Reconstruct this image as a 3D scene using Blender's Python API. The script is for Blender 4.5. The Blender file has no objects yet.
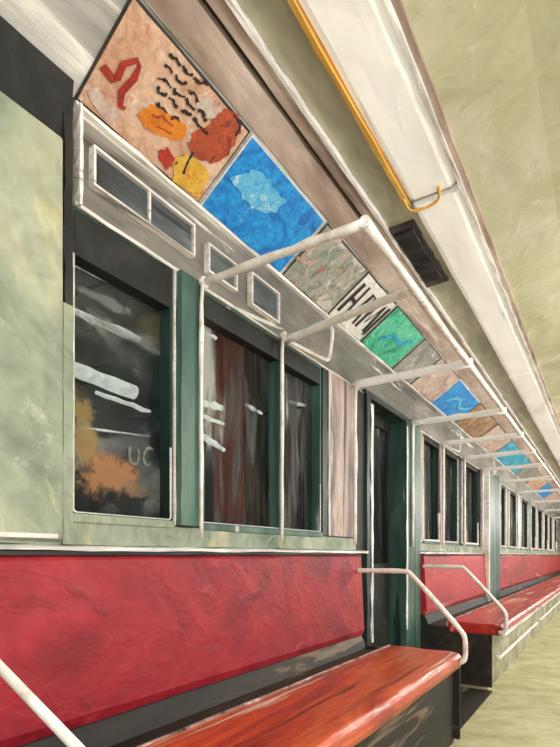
import bpy, bmesh, math, random
from mathutils import Vector
random.seed(7)
C = bpy.context.scene.collection
F=517.0; PX=280.0; PY=555.0; H=1.0
YAW=math.radians(32.5); S=math.sin(YAW); K=math.cos(YAW)

# ------------------------------------------------------------ materials
def lin(c):
    return tuple(((v/255)/12.92 if v/255<=.04045 else ((v/255+.055)/1.055)**2.4) for v in c)+(1,)
def paint(name, cols, scale=2.5, stretch=(1,1,1), rough=.55, bump=.25, dist=1.0, lo=.32, hi=.68, fine=.18, metal=0, emit=0, dry=None, dark=None, dry2=None, edge=.05):
    m=bpy.data.materials.new(name); m.use_nodes=True; nt=m.node_tree; N=nt.nodes; L=nt.links
    b=N['Principled BSDF']; b.inputs['Roughness'].default_value=rough; b.inputs['Metallic'].default_value=metal
    g=N.new('ShaderNodeNewGeometry'); mp=N.new('ShaderNodeMapping'); mp.inputs['Scale'].default_value=stretch
    L.new(g.outputs['Position'],mp.inputs['Vector'])
    n=N.new('ShaderNodeTexNoise'); n.inputs['Scale'].default_value=scale; n.inputs['Detail'].default_value=5
    n.inputs['Distortion'].default_value=dist; n.inputs['Roughness'].default_value=.55
    L.new(mp.outputs[0],n.inputs['Vector'])
    r=N.new('ShaderNodeValToRGB'); L.new(n.outputs['Fac'],r.inputs['Fac'])
    e=r.color_ramp.elements; k=len(cols)
    e[0].position=lo; e[0].color=lin(cols[0]); e[1].position=hi; e[1].color=lin(cols[-1])
    for i in range(1,k-1):
        q=e.new(lo+(hi-lo)*i/(k-1)); q.color=lin(cols[i])
    colour=r.outputs['Color']; heights=[]
    for (spec,off) in ((dark,3.7),(dry2,23.9),(dry,11.3)):      # ragged dry-brush layers: (rgb, threshold, amount, scale)
        if not spec: continue
        rgb,th,amt,sc=spec
        m2=N.new('ShaderNodeMapping'); m2.inputs['Scale'].default_value=tuple(v*v if v<1 else v for v in stretch); m2.inputs['Location'].default_value=(off,off*.7,off*.3)
        L.new(g.outputs['Position'],m2.inputs['Vector'])
        d=N.new('ShaderNodeTexNoise'); d.inputs['Scale'].default_value=sc; d.inputs['Detail'].default_value=7; d.inputs['Roughness'].default_value=.68; d.inputs['Distortion'].default_value=.9
        L.new(m2.outputs[0],d.inputs['Vector'])
        q=N.new('ShaderNodeMapRange'); q.inputs['From Min'].default_value=th; q.inputs['From Max'].default_value=th+edge; q.inputs['To Max'].default_value=amt
        L.new(d.outputs['Fac'],q.inputs['Value'])
        x=N.new('ShaderNodeMix'); x.data_type='RGBA'; L.new(q.outputs[0],x.inputs[0]); L.new(colour,x.inputs[6]); x.inputs[7].default_value=lin(rgb)
        colour=x.outputs[2]; heights.append(q.outputs[0])
    f=N.new('ShaderNodeTexNoise'); f.inputs['Scale'].default_value=scale*7; f.inputs['Detail'].default_value=4; f.inputs['Distortion'].default_value=.8
    L.new(mp.outputs[0],f.inputs['Vector'])
    mr=N.new('ShaderNodeMapRange'); mr.inputs['From Min'].default_value=.3; mr.inputs['From Max'].default_value=.7
    mr.inputs['To Min'].default_value=1-fine; mr.inputs['To Max'].default_value=1+fine
    L.new(f.outputs['Fac'],mr.inputs['Value'])
    hs=N.new('ShaderNodeHueSaturation'); L.new(colour,hs.inputs['Color']); L.new(mr.outputs[0],hs.inputs['Value'])
    L.new(hs.outputs['Color'],b.inputs['Base Color'])
    if bump:
        bp=N.new('ShaderNodeBump'); bp.inputs['Strength'].default_value=bump; bp.inputs['Distance'].default_value=.01
        h=f.outputs['Fac']
        for hh in heights:
            a=N.new('ShaderNodeMath'); a.operation='MULTIPLY_ADD'; a.inputs[1].default_value=.3; L.new(hh,a.inputs[0]); L.new(h,a.inputs[2]); h=a.outputs[0]
        L.new(h,bp.inputs['Height']); L.new(bp.outputs[0],b.inputs['Normal'])
    if emit:
        L.new(hs.outputs['Color'],b.inputs['Emission Color']); b.inputs['Emission Strength'].default_value=emit
    return m
# window glass: clear in places, elsewhere reflections painted on as a brushed film of several colours; stains = [(centre, radius, rgb, amount)]
def glassmat(name, refl_film, stretch, scale, th, amt, refl_patches=(), base=0.0):
    m=bpy.data.materials.new(name); m.use_nodes=True; nt=m.node_tree; N=nt.nodes; L=nt.links
    b=N['Principled BSDF']; b.inputs['Roughness'].default_value=.45; o=N['Material Output']
    g=N.new('ShaderNodeNewGeometry'); mp=N.new('ShaderNodeMapping'); mp.inputs['Scale'].default_value=stretch
    L.new(g.outputs['Position'],mp.inputs['Vector'])
    n=N.new('ShaderNodeTexNoise'); n.inputs['Scale'].default_value=scale; n.inputs['Detail'].default_value=6; n.inputs['Roughness'].default_value=.6; n.inputs['Distortion'].default_value=.5
    L.new(mp.outputs[0],n.inputs['Vector'])
    mk=N.new('ShaderNodeMapRange'); mk.inputs['From Min'].default_value=th; mk.inputs['From Max'].default_value=th+.08; mk.inputs['To Min'].default_value=base; mk.inputs['To Max'].default_value=amt
    L.new(n.outputs['Fac'],mk.inputs['Value'])
    n2=N.new('ShaderNodeTexNoise'); n2.inputs['Scale'].default_value=scale*.8; n2.inputs['Detail'].default_value=3
    m2=N.new('ShaderNodeMapping'); m2.inputs['Scale'].default_value=stretch; m2.inputs['Location'].default_value=(5,9,2); L.new(g.outputs['Position'],m2.inputs['Vector']); L.new(m2.outputs[0],n2.inputs['Vector'])
    r=N.new('ShaderNodeValToRGB'); L.new(n2.outputs['Fac'],r.inputs['Fac']); e=r.color_ramp.elements; k=len(refl_film)
    e[0].position=.38; e[0].color=lin(refl_film[0]); e[1].position=.64; e[1].color=lin(refl_film[-1])
    for i in range(1,k-1): q=e.new(.38+.26*i/(k-1)); q.color=lin(refl_film[i])
    colour=r.outputs['Color']; fac=mk.outputs[0]
    nn=N.new('ShaderNodeTexNoise'); nn.inputs['Scale'].default_value=14; nn.inputs['Detail'].default_value=6; nn.inputs['Roughness'].default_value=.75; L.new(g.outputs['Position'],nn.inputs['Vector'])
    for (c,rad,rgb,am) in refl_patches:
        sb=N.new('ShaderNodeVectorMath'); sb.operation='SUBTRACT'; L.new(g.outputs['Position'],sb.inputs[0]); sb.inputs[1].default_value=c
        dv=N.new('ShaderNodeVectorMath'); dv.operation='DIVIDE'; L.new(sb.outputs[0],dv.inputs[0]); dv.inputs[1].default_value=(1,)+rad
        ln=N.new('ShaderNodeVectorMath'); ln.operation='LENGTH'; L.new(dv.outputs[0],ln.inputs[0])
        a=N.new('ShaderNodeMath'); a.operation='MULTIPLY_ADD'; L.new(nn.outputs['Fac'],a.inputs[0]); a.inputs[1].default_value=2.6; a.inputs[2].default_value=-1.3
        s_=N.new('ShaderNodeMath'); s_.operation='ADD'; L.new(ln.outputs['Value'],s_.inputs[0]); L.new(a.outputs[0],s_.inputs[1])
        q=N.new('ShaderNodeMapRange'); q.inputs['From Min'].default_value=.6; q.inputs['From Max'].default_value=1.1; q.inputs['To Min'].default_value=am; q.inputs['To Max'].default_value=0; L.new(s_.outputs[0],q.inputs['Value'])
        x=N.new('ShaderNodeMix'); x.data_type='RGBA'; L.new(q.outputs[0],x.inputs[0]); L.new(colour,x.inputs[6]); x.inputs[7].default_value=lin(rgb); colour=x.outputs[2]
        mx=N.new('ShaderNodeMath'); mx.operation='MAXIMUM'; L.new(fac,mx.inputs[0]); L.new(q.outputs[0],mx.inputs[1]); fac=mx.outputs[0]
    L.new(colour,b.inputs['Base Color'])
    t=N.new('ShaderNodeBsdfTransparent'); t.inputs[0].default_value=(.86,.9,.88,1)
    x=N.new('ShaderNodeMixShader'); L.new(fac,x.inputs[0]); L.new(t.outputs[0],x.inputs[1]); L.new(b.outputs[0],x.inputs[2])
    L.new(x.outputs[0],o.inputs[0]); return m
# point of the slanted surface through (x0,z0)-(x1,z1) seen along a sight line of the photograph
def hit(px,py,x0,z0,x1,z1,off=0):
    r=(px-PX)/F; t=(PY-py)/F
    d=(-S+r*K, K+r*S, t); n=(-(z1-z0),0,(x1-x0)); l=math.hypot(n[0],n[2]); n=(-n[0]/l,0,-n[2]/l)
    num=(x0*n[0]+(z0-H)*n[2]); den=d[0]*n[0]+d[2]*n[2]; q=num/den
    sgn=1 if n[0]>0 else -1
    return (d[0]*q+n[0]*off*sgn, d[1]*q, d[2]*q+H+n[2]*off*sgn)
PW=(-1.34,0,-1.34,3)
LY=(1,.25,1)      # strokes run along the car
VZ=(1,1,.22)      # strokes run vertically
W_=(240,238,230)
M=dict(
 khaki=paint('ceiling_paint',[(182,182,146),(198,196,164),(210,206,180)],1.3,(1,1,1),bump=.6,dist=2,fine=.06,dry=((228,226,206),.60,.7,3.4),dark=((176,176,134),.60,.6,3),edge=.07),
 sage=paint('sage_panel',[(112,128,108),(150,160,140),(178,180,154)],1.9,(1,1,.9),bump=.6,dist=2,dry=((206,198,150),.55,.8,2.8),dark=((84,84,62),.585,.75,3.2),dry2=((200,202,186),.58,.7,5),edge=.09),
 band=paint('grey_band',[(92,90,84),(128,124,116),(156,150,140)],3,LY,bump=.3,dry=(W_,.60,.8,7),dark=((54,54,52),.57,.75,5)),
 pink=paint('pink_moulding',[(132,110,98),(184,162,148),(212,196,184)],3,LY,bump=.3,dry=((232,220,210),.55,.8,7),dark=((96,76,68),.60,.7,6)),
 green_band=paint('greenish_ceiling_band',[(152,152,132),(176,174,154),(192,186,166)],2.4,LY,bump=.3,dry=((210,204,188),.58,.6,6),dark=((132,132,112),.6,.5,5)),
 groove=paint('dark_groove',[(32,30,30),(58,52,50),(92,80,72)],4,LY,dry=((140,126,116),.64,.5,8)),
 white=paint('white_paint',[(204,200,194),(236,232,228),(250,248,244)],6,LY,rough=.35,dark=((104,100,96),.62,.8,9)),
 pipe=paint('white_enamel',[(214,200,192),(242,236,230),(252,250,248)],8,rough=.3,fine=.06,dark=((184,160,152),.62,.7,10)),
 pipefar=paint('glowing_white_enamel',[(236,232,228),(250,248,246)],8,rough=.3,fine=.03,emit=.12),  # slight glow added to the enamel against the shade under the ceiling
 cove=paint('cove_white',[(150,148,142),(190,188,182),(214,212,206)],3,LY,bump=.4,dry=(W_,.55,.85,6),dark=((104,104,100),.60,.7,5)),
 lens=paint('lamp_lens',[(214,208,198),(232,228,218),(244,240,232)],2.4,LY,rough=.4,emit=.32,fine=.05,dark=((178,172,162),.575,.75,6)),
 lens_dim=paint('lamp_edge',[(150,142,130),(190,182,170)],4,LY),
 yellow=paint('yellow_paint',[(220,150,34),(236,172,56),(236,196,104)],5,LY,rough=.4),
 teal=paint('teal_steel',[(36,66,60),(64,98,88),(98,128,112)],3,VZ,rough=.45,dry=((196,206,196),.60,.8,8),dark=((14,26,26),.56,.8,6)),
 tealdark=paint('dark_teal_steel',[(12,22,24),(28,48,46),(46,74,68)],4,VZ,rough=.45,dry=((130,150,140),.62,.7,9)),
 black=paint('black_rubber',[(10,11,12),(22,24,24),(44,44,42)],4,rough=.6,dry=((100,100,96),.63,.5,8)),
 bluegrey=paint('grey_blue_pane',[(44,50,54),(78,86,90),(118,124,124)],5,LY,rough=.4,dry=((190,194,192),.60,.7,9),dark=((20,22,24),.52,.85,7)),
 pillar=paint('pinkish_pillar',[(96,90,90),(160,138,132),(196,174,166),(150,138,134)],5,VZ,bump=.3,dry=((230,222,218),.56,.8,8),dark=((40,38,40),.56,.85,6)),
 red=paint('red_seat_back',[(122,14,30),(148,22,38),(164,32,46),(182,50,60)],2.0,(1,.8,1),rough=.5,bump=.55,dist=2.4,lo=.30,hi=.72,dry=((196,72,80),.60,.6,3.4),dark=((100,10,24),.58,.65,2.8),dry2=((180,34,34),.57,.7,2.4),edge=.09,fine=.1),  # lighter dry strokes paint highlight streaks into the red
 redfar=paint('bright_red_seat_back',[(130,16,24),(176,30,40),(194,48,48)],2.5,LY,rough=.45,dry=((230,150,140),.61,.7,6)),
 orange=paint('orange_cushion',[(112,34,22),(178,60,32),(202,88,44),(156,38,30)],3,(1.4,.22,1),rough=.28,bump=.5,lo=.3,hi=.7,dry=((240,212,192),.60,.85,7),dark=((84,28,20),.58,.8,5),dry2=((210,98,44),.55,.7,4)),  # pale dry strokes stand in for highlights on the cushion
 redseat=paint('red_cushion',[(150,34,28),(186,46,38),(206,80,54)],3,LY,rough=.35,dry=((240,200,186),.57,.8,7)),
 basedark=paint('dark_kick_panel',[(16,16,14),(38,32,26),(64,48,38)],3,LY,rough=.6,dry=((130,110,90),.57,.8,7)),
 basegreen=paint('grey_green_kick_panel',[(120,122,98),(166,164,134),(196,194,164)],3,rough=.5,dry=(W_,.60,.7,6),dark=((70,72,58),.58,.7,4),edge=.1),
 endbrown=paint('brown_end_panel',[(18,16,14),(36,30,24),(62,52,40)],6,(1,1,1),rough=.6,dry=((120,112,88),.63,.6,8)),
 floor=paint('worn_floor',[(168,166,122),(192,188,148),(208,202,168)],1.8,rough=.55,bump=.35,dist=2.4,fine=.08,dry=((224,220,196),.57,.65,3),dark=((148,146,106),.59,.5,2.4),edge=.14),
 tunnel=paint('tunnel_wall',[(6,9,10),(22,26,26),(54,56,52)],2,VZ,rough=.9,emit=.12),  # tunnel wall and columns below glow slightly; emission stands in for light there
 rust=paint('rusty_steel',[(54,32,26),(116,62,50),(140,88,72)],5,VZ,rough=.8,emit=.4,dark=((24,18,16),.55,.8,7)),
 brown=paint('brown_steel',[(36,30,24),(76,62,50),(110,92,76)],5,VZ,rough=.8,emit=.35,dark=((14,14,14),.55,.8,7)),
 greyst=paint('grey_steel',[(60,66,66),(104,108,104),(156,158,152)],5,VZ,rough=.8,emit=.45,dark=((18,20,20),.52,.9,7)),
 refl_glow=paint('reflection_glow',[(210,208,202),(242,240,234)],8,rough=.5,emit=.85,dark=((120,118,114),.65,.8,9)),
 faint=paint('faded_white',[(92,96,90),(134,134,126)],14,dark=((50,52,52),.53,.85,30)),
 ad_peach=paint('peach_print',[(188,134,106),(212,170,142),(224,190,166)],6,bump=.4,dry=((232,206,184),.56,.7,9),dark=((204,116,84),.60,.8,6)),
 ad_blue=paint('blue_print',[(0,104,186),(12,144,224),(36,168,234)],7,bump=.4,dist=2,dry=((120,200,236),.60,.7,8),dark=((0,84,164),.59,.7,6),edge=.1),
 ad_lblue=paint('light_blue_print',[(60,170,226),(120,200,236)],14,dry=((206,228,236),.58,.85,22)),
 ad_grey=paint('grey_print',[(110,126,114),(160,164,150),(190,168,152)],8,dist=2,bump=.4,dry=((226,210,202),.54,.8,8),dark=((156,74,62),.58,.8,8)),
 ad_white=paint('white_print',[(222,218,208),(240,238,234)],8,bump=.3),
 ad_green=paint('green_print',[(30,150,112),(64,188,150),(112,204,172)],8,bump=.3,dry=((176,220,200),.60,.7,10),dark=((24,122,94),.6,.7,8)),
 ad_silver=paint('silver_print',[(108,112,106),(146,148,140),(172,168,158)],8,dry=(W_,.58,.6,10),dark=((60,64,62),.60,.7,9)),
 ad_rose=paint('rose_print',[(164,130,122),(200,170,158),(206,196,180)],8,dry=((230,212,206),.56,.7,10)),
 ad_brown=paint('brown_print',[(120,88,64),(160,120,88),(186,156,124)],8,dry=((206,180,150),.58,.7,10),dark=((80,56,44),.58,.8,9)),
 ad_teal=paint('teal_print',[(6,132,170),(30,168,206),(110,206,220)],8),
 ink=paint('black_ink',[(20,16,18),(40,32,34)],9),
 redink=paint('red_ink',[(150,36,30),(190,56,38)],12,dry=((204,90,60),.6,.7,16)),
 orangeink=paint('orange_ink',[(206,110,20),(232,140,36)],12,dry=((232,170,70),.56,.8,14),dark=((196,80,30),.6,.8,14)),
 rustink=paint('rust_ink',[(150,60,36),(196,84,44)],12,dark=((120,40,30),.56,.8,14),dry=((220,140,80),.6,.7,14)),
 yellowink=paint('yellow_ink',[(214,160,40),(232,190,80)],12,dark=((206,110,40),.57,.8,12)),
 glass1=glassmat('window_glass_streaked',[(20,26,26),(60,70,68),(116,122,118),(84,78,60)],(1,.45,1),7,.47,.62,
    refl_patches=[(hit(84,440,*PW),(.06,.14),(150,120,46),.78),(hit(110,474,*PW),(.13,.075),(168,106,42),.82),(hit(138,490,*PW),(.08,.03),(116,92,56),.7),(hit(104,300,*PW),(.13,.02),(150,154,150),.5)],base=.15),
 glass=glassmat('window_glass_brushed',[(12,13,13),(44,44,42),(70,54,42),(20,22,22),(70,80,76),(26,27,27),(196,194,188)],(1,1,.16),9,.49,.55,base=.06),
)
# ------------------------------------------------------------ mesh helpers
class MB:
    def __init__(s): s.v=[]; s.f=[]; s.smooth=False
    def box(s,x0,x1,y0,y1,z0,z1):
        a=len(s.v)
        s.v+=[(x0,y0,z0),(x1,y0,z0),(x1,y1,z0),(x0,y1,z0),(x0,y0,z1),(x1,y0,z1),(x1,y1,z1),(x0,y1,z1)]
        s.f+=[tuple(a+i for i in q) for q in((0,3,2,1),(4,5,6,7),(0,1,5,4),(1,2,6,5),(2,3,7,6),(3,0,4,7))]; return s
    def prof(s,pts,y0,y1,n=1,wob=0):       # closed (x,z) profile extruded along y
        a=len(s.v); k=len(pts)
        for j in range(n+1):
            y=y0+(y1-y0)*j/n
            for (x,z) in pts:
                s.v.append((x+random.uniform(-wob,wob),y,z+random.uniform(-wob,wob)))
        for j in range(n):
            for i in range(k):
                i2=(i+1)%k
                s.f.append((a+j*k+i,a+j*k+i2,a+(j+1)*k+i2,a+(j+1)*k+i))
        s.f.append(tuple(a+i for i in range(k))[::-1]); s.f.append(tuple(a+n*k+i for i in range(k))); return s
    def post(s,x0,x1,y0,y1,z0,z1,n=12,wob=.002):   # upright strip with hand-drawn edges
        a=len(s.v)
        for j in range(n+1):
            z=z0+(z1-z0)*j/n
            for (x,y) in((x0,y0),(x1,y0),(x1,y1),(x0,y1)): s.v.append((x,y+random.uniform(-wob,wob),z))
        for j in range(n):
            for i in range(4):
                i2=(i+1)%4; s.f.append((a+j*4+i,a+j*4+i2,a+j*4+4+i2,a+j*4+4+i))
        s.f.append((a+3,a+2,a+1,a)); s.f.append(tuple(a+n*4+i for i in range(4))); return s
    def tube(s,pts,r,seg=12,wob=0):
        P=[Vector(p) for p in pts]; a=len(s.v); up=None
        for i,p in enumerate(P):
            t=((P[min(i+1,len(P)-1)]-P[i]).normalized()+(P[i]-P[max(i-1,0)]).normalized()).normalized()
            if up is None:
                up=Vector((0,0,1)) if abs(t.z)<.9 else Vector((1,0,0))
            u=(up-t*up.dot(t)).normalized(); w=t.cross(u); up=u; rr=r*(1+random.uniform(-wob,wob))
            for j in range(seg):
                q=2*math.pi*j/seg; s.v.append(tuple(p+(u*math.cos(q)+w*math.sin(q))*rr))
        for i in range(len(P)-1):
            for j in range(seg):
                j2=(j+1)%seg; s.f.append((a+i*seg+j,a+i*seg+j2,a+(i+1)*seg+j2,a+(i+1)*seg+j))
        s.f.append(tuple(a+j for j in range(seg))[::-1]); s.f.append(tuple(a+(len(P)-1)*seg+j for j in range(seg)))
        s.smooth=True; return s
    def build(s,name,mat,parent=None,bevel=0):
        xs=[v[0] for v in s.v]; ys=[v[1] for v in s.v]; zs=[v[2] for v in s.v]
        if parent is None: o0=((min(xs)+max(xs))/2,(min(ys)+max(ys))/2,min(zs)); 
        else: o0=WLOC[parent.name]
        me=bpy.data.meshes.new(name); me.from_pydata([(v[0]-o0[0],v[1]-o0[1],v[2]-o0[2]) for v in s.v],[],s.f); me.update()
        b=bmesh.new(); b.from_mesh(me); bmesh.ops.recalc_face_normals(b,faces=b.faces); b.to_mesh(me); b.free()
        me.materials.append(mat)
        if s.smooth:
            for p in me.polygons: p.use_smooth=len(p.vertices)==4
        o=bpy.data.objects.new(name,me); C.objects.link(o)
        if parent is None: o.location=o0
        else: o.parent=parent
        WLOC[o.name]=o0
        if bevel:
            m=o.modifiers.new('bevel','BEVEL'); m.width=bevel; m.segments=2; m.limit_method='ANGLE'
        return o
WLOC={}
def tag(o,label=None,cat=None,group=None,kind=None):
    if label:o['label']=label
    if cat:o['category']=cat
    if group:o['group']=group
    if kind:o['kind']=kind
    return o
def thing(name,loc,label=None,cat=None,group=None,kind=None):
    o=bpy.data.objects.new(name,None); C.objects.link(o); o.location=loc; o.empty_display_size=.1
    WLOC[o.name]=tuple(loc); return tag(o,label,cat,group,kind)
def box(*a): return MB().box(*a)
def smoothpts(pts,n=3):
    for _ in range(n):
        q=[pts[0]]
        for a,b in zip(pts[:-1],pts[1:]):
            q.append(tuple(a[i]*.78+b[i]*.22 for i in range(len(a)))); q.append(tuple(a[i]*.22+b[i]*.78 for i in range(len(a))))
        q.append(pts[-1]); pts=q
    return pts

YE=18.5; Y0=-1.2; WX=-1.3
# ------------------------------------------------------------ setting
box(-1.34,1.7,Y0,YE,-.06,0).build('floor',M['floor'])['kind']='structure'
cb=MB()
cb.prof([(-.505,2.53),(-.2,2.56),(.2,2.56),(.9,2.52),(1.3,2.40),(1.3,2.64),(-.505,2.64)],Y0,YE).build('ceiling',M['khaki'])['kind']='structure'
def strip(name,pts,mat,y0=Y0,y1=YE,wob=.0022):
    o=MB().prof(pts,y0,y1,max(1,int((y1-y0)/.12)),wob).build(name,mat); o['kind']='structure'; return o
strip('trim_1',[(-1.33,2.295),(-1.045,2.485),(-1.045,2.64),(-1.33,2.64)],M['cove'],wob=0)
strip('trim_2',[(-1.045,2.478),(-.955,2.515),(-.955,2.64),(-1.045,2.64)],M['pink'],wob=.003)
strip('trim_3',[(-.965,2.54),(-.92,2.54),(-.92,2.64),(-.965,2.64)],M['groove'])
strip('trim_4',[(-.93,2.515),(-.885,2.52),(-.885,2.64),(-.93,2.64)],M['pink'],wob=.003)
strip('trim_5',[(-.885,2.512),(-.872,2.512),(-.872,2.64),(-.885,2.64)],M['white'])
strip('trim_6',[(-.872,2.535),(-.735,2.535),(-.735,2.64),(-.872,2.64)],M['green_band'])
strip('trim_7',[(-.735,2.56),(-.505,2.56),(-.505,2.64),(-.735,2.64)],M['lens_dim'],wob=0)
strip('trim_8',[(-.516,2.50),(-.504,2.50),(-.504,2.56),(-.516,2.56)],M['white'])
strip('trim_9',[(-.504,2.515),(-.482,2.515),(-.482,2.56),(-.504,2.56)],M['pink'])
wins=[(.918,1.325),(1.455,2.43),(4.2,4.68),(4.80,5.36),(5.50,6.3)]
y=7.25
while y<17: wins.append((y,y+.95)); y+=1.22
doors=[(3.02,4.02)]
wl=MB()
wl.box(-1.38,WX,Y0,YE,2.0,2.33)
ZS=1.115
prev=Y0
openings=sorted([(a,b,'w') for a,b in wins]+[(a,b,'d') for a,b in doors])
for a,b,t in openings:
    wl.box(-1.38,WX,prev,a,0,2.0)
    if t=='w': wl.box(-1.38,WX,a,b,0,ZS)
    prev=b
wl.box(-1.38,WX,prev,YE,0,2.0)
wl.build('wall_left',M['band'])['kind']='structure'
MB().box(-1.3,1.7,YE,YE+.06,0,2.6).build('wall_end',M['sage'])['kind']='structure'
for i,(a,b) in enumerate([(Y0,3.0),(4.05,YE)]):
    strip('trim_%d'%(10+i),[(-1.3,1.03),(-1.283,1.03),(-1.283,1.098),(-1.3,1.102)],M['sage'],a,b)
    strip('trim_%d'%(20+i),[(-1.3,1.012),(-1.26,1.012),(-1.26,1.022),(-1.3,1.03)],M['white'],a,b)
strip('trim_30',[(-1.3,2.285),(-1.28,2.285),(-1.28,2.298),(-1.3,2.298)],M['white'],.93,YE)
strip('trim_31',[(-1.3,2.0),(-1.285,2.0),(-1.285,2.012),(-1.3,2.012)],M['white'],.93,YE)
strip('trim_32',[(-1.3,2.16),(-1.285,2.16),(-1.262,2.325),(-1.3,2.33)],M['black'],Y0,.91)
MB().post(-1.3,-1.274,.888,.916,1.70,2.29,12,.004).build('trim_33',M['black'])['kind']='structure'
MB().post(-1.3,-1.274,.884,.916,1.03,1.70).build('trim_35',M['sage'])['kind']='structure'
MB().post(-1.3,-1.27,.935,.945,2.0,2.29).build('trim_34',M['white'])['kind']='structure'
n=40
def clad(a,b,mat,x=-1.285,z0=1.105,z1=2.0,wob=.002):
    global n
    o=MB().post(-1.3,x,a,b,z0,z1,12,wob).build('trim_%d'%n,mat); o['kind']='structure'; n+=1
clad(1.34,1.44,M['teal'],-1.262,wob=.003); clad(1.328,1.338,M['white']); 
clad(2.44,2.50,M['tealdark']); clad(2.505,2.86,M['pillar'],-1.28,1.105,wob=.006); clad(2.865,2.985,M['black'],-1.28,1.03)
clad(4.06,4.19,M['pillar'],wob=.008); clad(6.32,6.44,M['black'],wob=.01)
clad(6.5,7.15,M['teal'],-1.19,.3,2.0,.01); clad(6.43,6.5,M['white'],-1.19,.3,2.0,.015)
mats=['pillar','black']+['pillar','pillar','white','teal','pillar','tealdark','pillar','white']*3
for j,(a,b) in enumerate(wins[2:-1]):
    if b<6.2 or b>7: clad(b+.015,wins[j+3][0]-.015,M[mats[j]],wob=.012)
p=thing('wall_panel',(-1.28,.3,1.04),'pale sage green wall panel left of the first window, under a black gap','panel')
MB().box(-1.3,-1.268,Y0+.1,.882,1.04,2.15).build('panel_face',M['sage'],p,.008)
MB().box(-1.268,-1.262,Y0+.15,.86,1.045,1.057).build('edge_strip',M['white'],p)
def frame_ring(y0,y1,z0,z1,x0,x1,t):
    m=MB(); m.box(x0,x1,y0,y1,z0,z0+t); m.box(x0,x1,y0,y1,z1-t,z1); m.box(x0,x1,y0,y0+t,z0+t,z1-t); m.box(x0,x1,y1-t,y1,z0+t,z1-t); return m
for i,(a,b) in enumerate(wins):
    w=thing('window_%d'%(i+1),(WX,(a+b)/2,ZS),kind='structure')
    frame_ring(a,b,ZS,2.0,-1.37,-1.29,.012).build('window_frame',M['teal' if i==1 else 'tealdark'],w)
    zt=1.86 if i==0 else (1.90 if i==1 else 1.95)
    box(-1.34,-1.288,a+.012,b-.012,zt,1.988).build('blind_box',M['black'],w,.004)
    far=i>1
    r=.010
    y0,y1,z0=a+.008,b-.012,ZS+.008
    pts=[(-1.288,y0,1.97 if far else (1.86 if i==0 else 1.3))]+[(-1.288,y0+r-r*math.cos(math.radians(q)),z0+r-r*math.sin(math.radians(q))) for q in range(0,91,30)]
    pts+=[(-1.288,y1-r+r*math.sin(math.radians(q)),z0+r-r*math.cos(math.radians(q))) for q in range(0,91,30)]+[(-1.288,y1,1.97 if far and i%2 else z0+.25)]
    MB().tube(pts,.0030 if not far else .009+.001*i,6,.5).build('bead',M['white'],w)  # far beads thickened to stand for white vertical highlights
    if i==1:
        MB().post(-1.345,-1.283,2.012,2.048,ZS,1.99).build('mullion',M['teal'],w)
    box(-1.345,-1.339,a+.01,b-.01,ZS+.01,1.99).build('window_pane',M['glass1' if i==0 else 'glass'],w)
    box(-1.31,-1.278,a,b,ZS-.022,ZS+.004).build('window_sill',M['sage' if i<1 else 'teal'],w,.003)
for i,(a,b) in enumerate(doors):
    d=thing('door_%d'%(i+1),(WX,(a+b)/2,0),kind='structure')
    c=(a+b-.34)/2; 
    for q,(u,v) in enumerate(((a+.005,c-.002),(c+.002,b-.33))):
        m=frame_ring(u,v,.9,1.95,-1.42,-1.385,.04); m.box(-1.42,-1.385,u,v,0,.9); m.box(-1.42,-1.385,u,v,1.95,1.99)
        lf=m.build('door_leaf',M['black'],d)
        box(-1.41,-1.402,u+.035,v-.035,.94,1.91).build('door_pane',M['glass'],lf)
    for q,(u,v) in enumerate(((a-.035,a+.03),(b-.30,b+.035))):
        MB().post(-1.40,-1.262,u,v,0,2.0,14,.006).build('door_jamb',M['teal' if q else 'tealdark'],d)
        MB().post(-1.262,-1.256,(u if q else v)-.006,(u if q else v)+.02,.45,1.95,14,.007).build('jamb_highlight',M['white'],d)  # white strip stands for the highlight line along the jamb
    box(-1.40,-1.27,a-.035,b+.035,1.99,2.03).build('door_header',M['tealdark'],d,.003)
    t=box(-1.42,-.72,a+.0,b,0,.008).build('trim_%d'%(90+i),M['basedark']); t['kind']='structure'  # dark sheet laid for the shadow on the doorway floor
def signbox(a,b,z0,z1,label,npan,name='sign_box'):
    t=thing(name,(-1.3,(a+b)/2,z0),label,'sign box')
    frame_ring(a,b,z0,z1,-1.3,-1.272,.008).build('frame',M['white'],t,.002)
    box(-1.3,-1.29,a+.008,b-.008,z0+.008,z1-.008).build('backing',M['black'],t)
    w=(b-a-.018)/npan
    for j in range(npan):
        box(-1.29,-1.281,a+.016+j*w,a+.002+(j+1)*w,z0+.016,z1-.016).build('grey_pane',M['bluegrey'],t)
        if j: box(-1.29,-1.274,a+.005+j*w,a+.013+j*w,z0+.009,z1-.009).build('divider',M['white'],t)
signbox(.985,1.425,2.085,2.205,'white framed header box with two grey blue panes above the first window',2)
signbox(1.50,1.68,2.07,2.18,'small framed grey panel on the header below the blue poster',1)
signbox(1.78,2.0,2.06,2.20,'framed grey header panel beyond the blue poster, above the second post',1)
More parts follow.
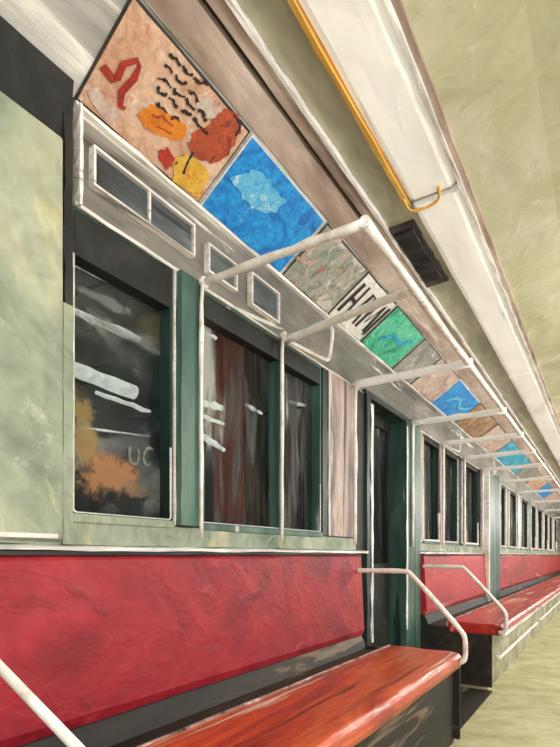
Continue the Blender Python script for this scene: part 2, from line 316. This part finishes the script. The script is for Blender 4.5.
# ------------------------------------------------------------ beyond the glass
MB().box(-2.7,-2.6,-3,26,-.5,4).build('wall_tunnel',M['tunnel'])['kind']='structure'
box(-2.6,-1.43,-3,26,-.5,-.06).build('trim_99',M['tunnel'])['kind']='structure'
def col(y0,y1,x,mat,label):
    m=MB(); m.box(x-.10,x-.09,y0,y1,-.06,2.6); m.box(x-.01,x,y0,y1,-.06,2.6); m.box(x-.09,x-.01,(y0+y1)/2-.008,(y0+y1)/2+.008,-.06,2.6)
    tag(m.build('steel_column',M[mat]),label,'column','columns outside the windows')
def pxY(px,X):
    r=(px-PX)/F; return -X*(K+r*S)/(S-r*K)
for (p0,p1,x,mt,lb) in [(229,244,-1.62,'rust','rust red steel column outside the middle of the second window'),
    (250,260,-1.7,'brown','dark brown steel column just left of the mullion of the second window'),
    (287,297,-1.65,'brown','narrow brown steel column seen just right of the mullion'),
    (304,311,-1.65,'greyst','grey steel column outside the right end of the second window'),
    (196,205,-1.75,'greyst','grey steel column outside the left edge of the second window')]:
    col(pxY(p0,x),pxY(p1,x),x,mt,lb)
k=0
names=['just past the first door','second past the first door','third past the first door','beside the far teal post','nearest beyond the teal post','second beyond the teal post','third beyond the teal post','far past the teal post','very far past the teal post','farthest along the tunnel']
for yy,mt in [(5.1,'rust'),(5.75,'greyst'),(6.5,'rust'),(7.5,'brown'),(9.4,'rust'),(10.3,'greyst'),(11.4,'brown'),(14.0,'rust'),(16,'greyst'),(19,'rust')]:
    col(yy,yy+.22,-1.75,mt,'steel column seen through the glass, '+names[k]); k+=1
def streak(p,q,X,r,label):  # glowing bars added outside the glass to stand for its reflections
    a=hit(p[0],p[1],X,0,X,3); b=hit(q[0],q[1],X,0,X,3)
    t=thing('reflection_streak',((a[0]+b[0])/2,(a[1]+b[1])/2,min(a[2],b[2])),label,'light','reflection streaks beyond the windows')
    L=6; pts=[tuple(a[i]+(b[i]-a[i])*j/L+(random.uniform(-.003,.003) if i==2 else 0) for i in range(3)) for j in range(L+1)]
    MB().tube(pts,r,10,.35).build('tube',M['refl_glow'],t)
    y=(a[1]+b[1])/2; z=(a[2]+b[2])/2
    box(-2.605,X-.002,y-.006,y+.006,z-.006,z+.006).build('bracket_arm',M['black'],t)
for args in [((62,256),(148,300),.011,'topmost reflection streak behind the first window'),
             ((66,308),(140,340),.013,'second reflection streak from the top behind the first window'),
             ((56,362),(134,392),.022,'broad white reflection streak across the middle of the first window'),
             ((96,392),(150,412),.008,'short reflection streak just under the broad one in the first window'),
             ((78,428),(150,436),.004,'faint low reflection streak behind the first window'),
             ((197,402),(222,408),.016,'upper short reflection streak behind the second window'),
             ((196,414),(224,424),.009,'middle short reflection streak behind the second window'),
             ((196,432),(224,450),.013,'lower short reflection streak behind the second window'),
             ((198,330),(216,338),.008,'highest short reflection streak behind the second window'),
             ((246,404),(262,414),.008,'small reflection streak left of the mullion, behind the second window'),
             ((290,402),(322,410),.009,'short reflection streak at the right of the second window')]:
    streak(args[0],args[1],-1.6,args[2],args[3])
def patch(name,pts,plane,mat,off,parent=None,rag=1.0):
    pts=list(pts)+[pts[0]]; q=[]
    for a,b in zip(pts[:-1],pts[1:]):
        for j in range(4):
            f=j/4; q.append((a[0]+(b[0]-a[0])*f+random.uniform(-rag,rag),a[1]+(b[1]-a[1])*f+random.uniform(-rag,rag)))
    q=smoothpts(q+[q[0]],1)[:-1]
    v=[hit(x,y,*plane,off) for x,y in q]; w=[hit(x,y,*plane,off-.002) for x,y in q]
    m=MB(); m.v=v+w; k_=len(v); m.f=[tuple(range(k_)),tuple(range(k_,2*k_))[::-1]]+[(i,(i+1)%k_,k_+(i+1)%k_,k_+i) for i in range(k_)]
    return m.build(name,mat,parent)
def ribbon(lines,plane,wpx,mat,name,parent,off,jit=.3,sm=2):
    m=MB()
    for ln in lines:
        if len(ln)>2 and sm: ln=smoothpts(ln,sm)
        q=len(m.v); k=len(ln)
        for i,(x,y) in enumerate(ln):
            x0,y0=ln[max(i-1,0)]; x1,y1=ln[min(i+1,k-1)]; l=math.hypot(x1-x0,y1-y0) or 1
            ww=wpx*(1+random.uniform(-jit,jit))
            nx,ny=-(y1-y0)/l*ww/2,(x1-x0)/l*ww/2
            m.v+= [hit(x+nx,y+ny,*plane,off),hit(x-nx,y-ny,*plane,off)]
        for i in range(k-1): m.f.append((q+2*i,q+2*i+1,q+2*i+3,q+2*i+2))
    return m.build(name,mat,parent)
tag(ribbon([[(130,446),(129,458),(132,464),(137,464),(139,458),(138,449)],[(153,450),(148,447),(144,453),(143,460),(147,466),(151,463)]],(-1.338,0,-1.338,3),2.2,M['faint'],'lettering',None,.001,.6),'faint white letters UC low on the first window glass','lettering')
# ------------------------------------------------------------ posters in the cove
CV=(-1.3,2.315,-1.055,2.478)
def poster(y0,y1,mat,label,border='groove'):
    t=thing('poster',(-1.29,(y0+y1)/2,2.32),label,'poster','advertising cards in the cove')
    dx,dz=.245,.163; l=math.hypot(dx,dz); nx,nz=dz/l,-dx/l
    def quad(o0,o1,a,b,u0,u1,wb=0):
        def P(u,o): return (-1.3+dx*u+nx*o, 2.315+dz*u+nz*o)
        return MB().prof([P(u0,o0),P(u1,o0),P(u1,o1),P(u0,o1)],a,b,6,wb)
    quad(.001,.005,y0,y1,0,1).build('card_border',M[border],t)
    quad(.005,.008,y0+.007,y1-.007,.025,.97,.002).build('card_face',M[mat],t)
    return t
P1=poster(.935,1.462,'ad_peach','peach poster with red zigzag, black scribble and orange shapes, nearest','groove')
O=.0115
patch('orange_box',[(138,112),(150,103),(170,112),(186,126),(180,140),(160,134),(142,124)],CV,M['orangeink'],O,P1,1.5)
patch('rust_shape',[(192,132),(208,122),(224,106),(240,118),(236,134),(226,152),(212,162),(196,158),(186,146)],CV,M['rustink'],O,P1,2.8)
patch('yellow_shape',[(172,160),(184,154),(202,162),(208,176),(196,196),(184,190),(172,178)],CV,M['yellowink'],O,P1,2.8)
patch('red_smear',[(156,148),(166,146),(176,160),(166,168),(158,160)],CV,M['redink'],O,P1,2)
patch('pale_smear',[(196,98),(212,98),(224,108),(210,116),(198,112)],CV,M['ad_rose'],O-.0005,P1,2.5)
patch('rose_smear',[(86,92),(98,84),(106,100),(118,112),(110,120),(96,108)],CV,M['ad_rose'],O-.0005,P1,2.5)
ribbon([[(101,64),(112,78),(116,76),(122,62),(136,58),(138,64),(133,76),(120,90),(119,104),(124,107)]],CV,6,M['redink'],'red_mark',P1,O,.4,0)
sc=[]
for (x,y,w_) in [(170,52,3),(163,62,3),(158,74,4),(155,87,4),(156,101,2)]:
    px_,py_=x,y
    for wd in range(w_):
        ln=[]
        for j in range(5):
            ln.append((px_+random.uniform(-2,2),py_+random.uniform(-3.6,3.6))); px_+=2.5+random.uniform(-1.2,1.0); py_+=2.3+random.uniform(-1.0,1.0)
        sc.append(ln); px_+=.5; py_+=.5
ribbon(sc,CV,2.9,M['ink'],'scribbled_text',P1,O,.6,1)
ribbon([[(150,112),(156,116),(160,113),(166,120),(172,124)],[(154,124),(162,127),(170,132)]],CV,1.8,M['rustink'],'box_scribble',P1,O+.001)
for ln in ([(192,150),(186,160),(182,172)],[(232,112),(240,124),(234,134)]): ribbon([ln],CV,2.2,M['ink'],'dark_stroke',P1,O+.001)
P2=poster(1.475,2.03,'ad_blue','bright azure poster with pale smears, second from the front','white')
for pts in ([(232,178),(250,168),(268,180),(286,200),(274,214),(254,206),(240,196)],): patch('pale_smear',pts,CV,M['ad_lblue'],O,P2,3.5)
P3=poster(2.05,2.50,'ad_grey','mottled grey pink poster with rusty touches between the blue and lettered ones')
ribbon([[(306,250),(316,240),(328,236),(340,240)],[(296,256),(306,262),(318,258)]],CV,4,M['ad_rose'],'pale_stroke',P3,O,.5)
P4=poster(2.515,2.93,'ad_white','white poster with bold black block marks','ink')
P5=poster(2.95,3.48,'ad_green','sea green poster after the black marked one')
P6=poster(3.50,3.88,'ad_silver','silver grey poster after the green one')
P7=poster(3.90,4.45,'ad_rose','dusty rose poster before the second blue one')
P8=poster(4.47,5.25,'ad_blue','blue poster in the middle distance, after the rose one','white')
P9=poster(5.27,6.2,'ad_brown','brown poster in the middle distance, after the second blue one')
yy=6.22
for w_,mt,lb in [(1.0,'ad_rose','rose beige poster before the far teal one'),(1.9,'ad_teal','long far teal poster'),
    (1.3,'ad_silver','grey poster just beyond the far teal one'),(1.4,'ad_peach','peach poster far down the car'),(1.6,'ad_blue','farthest of the three blue posters'),(1.8,'ad_rose','rose poster near the far end'),(1.8,'ad_silver','last grey poster at the far end')]:
    poster(yy,yy+w_-.02,mt,lb); yy+=w_
def cv(y,u):
    dx,dz=.245,.163; l=math.hypot(dx,dz); nx,nz=dz/l,-dx/l
    return (-1.3+dx*u+nx*.0115,y,2.315+dz*u+nz*.0115)
def wavy(lines,w,mat,name,parent,sm=0):
    m=MB()
    for ln in lines:
        if len(ln)>2 and sm: ln=smoothpts(ln,sm)
        q=len(m.v)
        for i,(y,u) in enumerate(ln):
            y0,u0=ln[max(i-1,0)]; y1,u1=ln[min(i+1,len(ln)-1)]; a=(y1-y0); b=(u1-u0)*.294; l=math.hypot(a,b)
            ww=w*random.uniform(.7,1.3)
            ny,nu=-b/l*ww/2,a/l*ww/2/.294
            m.v+=[cv(y+ny,u+nu),cv(y-ny,u-nu)]
        for i in range(len(ln)-1): m.f.append((q+2*i,q+2*i+1,q+2*i+3,q+2*i+2))
    m.build(name,M[mat],parent)
wavy([[(2.55,.18),(2.56,.82)],[(2.56,.5),(2.61,.48)],[(2.62,.2),(2.615,.84)],
      [(2.67,.15),(2.69,.8),(2.725,.78),(2.74,.18)],[(2.68,.42),(2.73,.44)],
      [(2.78,.18),(2.785,.8),(2.82,.35),(2.86,.82),(2.875,.2)],[(2.90,.15),(2.905,.85)]],.024,'ink','block_marks',P4)
wavy([[(3.08,.3),(3.18,.6),(3.30,.5),(3.40,.75)]],.03,'ad_teal','brush_mark',P5,2)
wavy([[(4.6,.3),(4.8,.7),(5.0,.4),(5.15,.6)]],.03,'ad_lblue','pale_mark',P8,2)
v=thing('ceiling_vent',(-.80,2.6,2.51),'dark flat ceiling vent above the second and third crossbars','vent')
MB().prof([(-.872,2.518),(-.755,2.518),(-.755,2.54),(-.872,2.54)],2.32,2.92,10,.006).build('vent_body',M['groove'],v)
MB().prof([(-.862,2.513),(-.775,2.513),(-.775,2.52),(-.862,2.52)],2.36,2.87,10,.005).build('vent_plate',M['black'],v)
# ------------------------------------------------------------ lamps and added fill lights
ys=[(-1.1,2.16),(2.2,4.7),(4.72,7.3),(7.32,9.9),(9.92,12.5),(12.52,15.1),(15.12,17.7)]
od=['nearest','second','third','fourth','fifth','sixth','farthest']
for sx,x0,x1 in ((0,-.722,-.520),(1,.520,.722)):
  for i,(a,b) in enumerate(ys):
    t=thing('ceiling_light',((x0+x1)/2,(a+b)/2,2.49),('%s long white ceiling light %s'%(od[i],'above the red benches' if sx==0 else 'on the far side of the aisle')),'light','long ceiling lights')
    MB().prof([(x0,2.56),(x0+.006,2.512),(x0+.03,2.503),(x1-.03,2.503),(x1-.006,2.512),(x1,2.56)],a,b,max(2,int((b-a)/.15)),.0025).build('diffuser',M['lens'],t)
    for q in ((b-.010,) if i==0 else ()): MB().prof([(x0-.004,2.56),(x0+.004,2.508),(x0+.028,2.499),(x1-.028,2.499),(x1-.004,2.508),(x1+.004,2.56)],q,q+.010).build('end_cap',M['lens_dim'],t)
    if sx==0 and i==0:
        y_=MB().prof([(-.742,2.506),(-.724,2.502),(-.724,2.56),(-.742,2.56)],-1.1,2.18,24,.0022).build('yellow_edge',M['yellow'],t); y_['label']='bright yellow metal edge'
        h_=MB().tube(smoothpts([(-.733,2.12,2.505),(-.733,2.2,2.492),(-.66,2.21,2.49),(-.60,2.19,2.492),(-.585,2.12,2.50)],2),.006,8,.2).build('end_hook',M['yellow'],t); h_['label']='yellow hooked bracket'
    if sx==1:
        L=bpy.data.lights.new('fill_lamp','POINT'); L.shadow_soft_size=.15; L.energy=22*(b-a); L.color=(1,.965,.91)  # unseen fill light added below the fixture to brighten wall and ceiling
        lo=bpy.data.objects.new('fill_glow',L); C.objects.link(lo); lo.parent=t; lo.location=(.25,0,-.45)
# ------------------------------------------------------------ rails
ylist=[1.45,2.0,2.8,3.85,4.7,5.5,6.4,7.55,9.0,10.8,13.0,15.6]
t=thing('handrail',(-.62,8,2.0),'long white overhead handrail carried on crossbars from the window wall','handrail')
MB().tube([(-.62,1.44+.25*j,2.0+random.uniform(-.003,.003)) for j in range(66)],.0155,12,.18).build('rail_tube',M['pipe'],t)
for i,y in enumerate(ylist):
    dy=-.09 if i==1 else 0; dz=.02 if i==1 else 0
    xe=-.62 if i<2 else -.60
    c_=MB().tube([(-1.255+(xe+1.255)/10*j,y+(.02 if i==1 else 0)+dy*j/10,2.0-dz/2+dz*j/10+random.uniform(-.002,.002)) for j in range(11)],.0145 if i==0 else (.017 if i==1 else .0215),12,.15).build('crossbar',M['pipe' if i<2 else 'pipefar'],t)
    MB().tube([(-1.25,y-.02+random.uniform(-.002,.002),1.06+.095*j) for j in range(10)]+[(-1.25,y-.01,2.008)],.008 if i<2 else .011,12,.25).build('upright',M['pipe'],c_)
    MB().tube([(-1.27,y,2.0),(-1.245,y,2.0)],.02).build('wall_flange',M['pipe'],c_)
    if i in(1,4,6):
        MB().tube(smoothpts([(-1.25,y,1.985),(-1.19,y+.29,1.966),(-1.19,y+.33,1.99),(-1.2,y+.40,2.19),(-1.30,y+.41,2.2)],2),.0105,8).build('brace',M['pipe'],c_)
# ------------------------------------------------------------ benches
def bench(y0,y1,first,label,rails=True):
    t=thing('bench',(-1.0,(y0+y1)/2,0),label,'bench','red backed benches along the wall')
    B=-1.295
    MB().prof([(B,1.0),(-1.245,1.0),(-1.235,.985),(-1.215,.56),(-1.225,.53),(B,.53)],y0,y1,14,.0015).build('backrest',M['red' if first else 'redfar'],t)
    MB().prof([(B,1.0),(-1.232,1.0),(-1.232,1.010),(B,1.011)],y0,y1,14,.001).build('back_cap',M['black'],t)
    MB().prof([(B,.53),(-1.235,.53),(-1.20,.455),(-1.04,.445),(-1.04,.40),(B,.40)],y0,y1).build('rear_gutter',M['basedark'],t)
    MB().prof([(-1.06,.485),(-.98,.492),(-.85,.484),(-.72,.488),(-.675,.482),(-.655,.462),(-.652,.435),(-.665,.405),(-1.06,.405)],y0+.01,y1-.01,16,.002).build('cushion',M['orange' if first else 'redseat'],t,.006)
    MB().prof([(-1.065,.488),(-1.05,.491),(-1.05,.45),(-1.065,.45)],y0+.01,y1-.01,16,.0015).build('cushion_piping',M['pillar'],t)
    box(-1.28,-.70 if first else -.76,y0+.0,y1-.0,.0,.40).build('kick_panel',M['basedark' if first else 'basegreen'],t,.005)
    if rails:
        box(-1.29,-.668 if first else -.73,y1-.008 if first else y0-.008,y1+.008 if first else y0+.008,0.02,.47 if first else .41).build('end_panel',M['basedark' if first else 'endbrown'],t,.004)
    if not first:
        MB().prof([(-.665,.405),(-.645,.405),(-.645,.425),(-.665,.425)],y0,y1,12,.004).build('edge_trim',M['white'],t)
        MB().tube([(-.72,y0+.25+j*(y1-y0-.3)/12,.20+random.uniform(-.003,.003)) for j in range(13)],.012,10,.2).build('foot_rail',M['pipefar'],t)
        for q in range(3):
            yq=y0+.3+q*(y1-y0-.5)/2
            MB().tube([(-.77,yq,.20),(-.72,yq,.20)],.010,10).build('rail_stay',M['pipe'],t)
    def rail(y,near):
        if near: p=[(-1.27,y,1.035),(-.60,y,.727),(-.595,y,.70),(-.60,y,.44),(-.68,y,.42)]; MB().tube(p,.0085).build('arm_rail',M['pipe'],t)
        else:
            p=[(-1.24,y,.91),(-.95,y,.912),(-.92,y,.90),(-.645,y,.60),(-.63,y,.56),(-.63,y,.45),(-.68,y,.43)]
            MB().tube(smoothpts(p,2),.014,12,.1).build('arm_rail',M['pipe'],t)
    if rails:
        rail(y0-.02 if not first else .45,first)
        if first: rail(y1-.05,False)
bench(.43,2.83,True,'nearest bench with deep red backrest and orange cushion')
bench(4.06,6.9,False,'second bench, bright red with white arm rail, beyond the green door')
bench(6.9,10.4,False,'third red bench, joined on past the far teal post',False)
bench(10.4,14.1,False,'fourth red bench, far down the car',False)
bench(14.1,17.9,False,'last red bench at the far end of the car',False)

# ------------------------------------------------------------ light, camera
w=bpy.data.worlds.new('w'); bpy.context.scene.world=w; w.use_nodes=True
w.node_tree.nodes['Background'].inputs[0].default_value=(1,.97,.93,1); w.node_tree.nodes['Background'].inputs[1].default_value=1.1
cam=bpy.data.cameras.new('cam'); co=bpy.data.objects.new('camera',cam); C.objects.link(co)
cam.sensor_fit='VERTICAL'; cam.sensor_height=36; cam.lens=F/747*36; cam.shift_y=(PY-373.5)/747; cam.clip_start=.02
co.location=(0,0,H); co.rotation_euler=(math.pi/2,0,YAW)
bpy.context.scene.camera=co
bpy.context.scene.view_settings.view_transform='Standard'
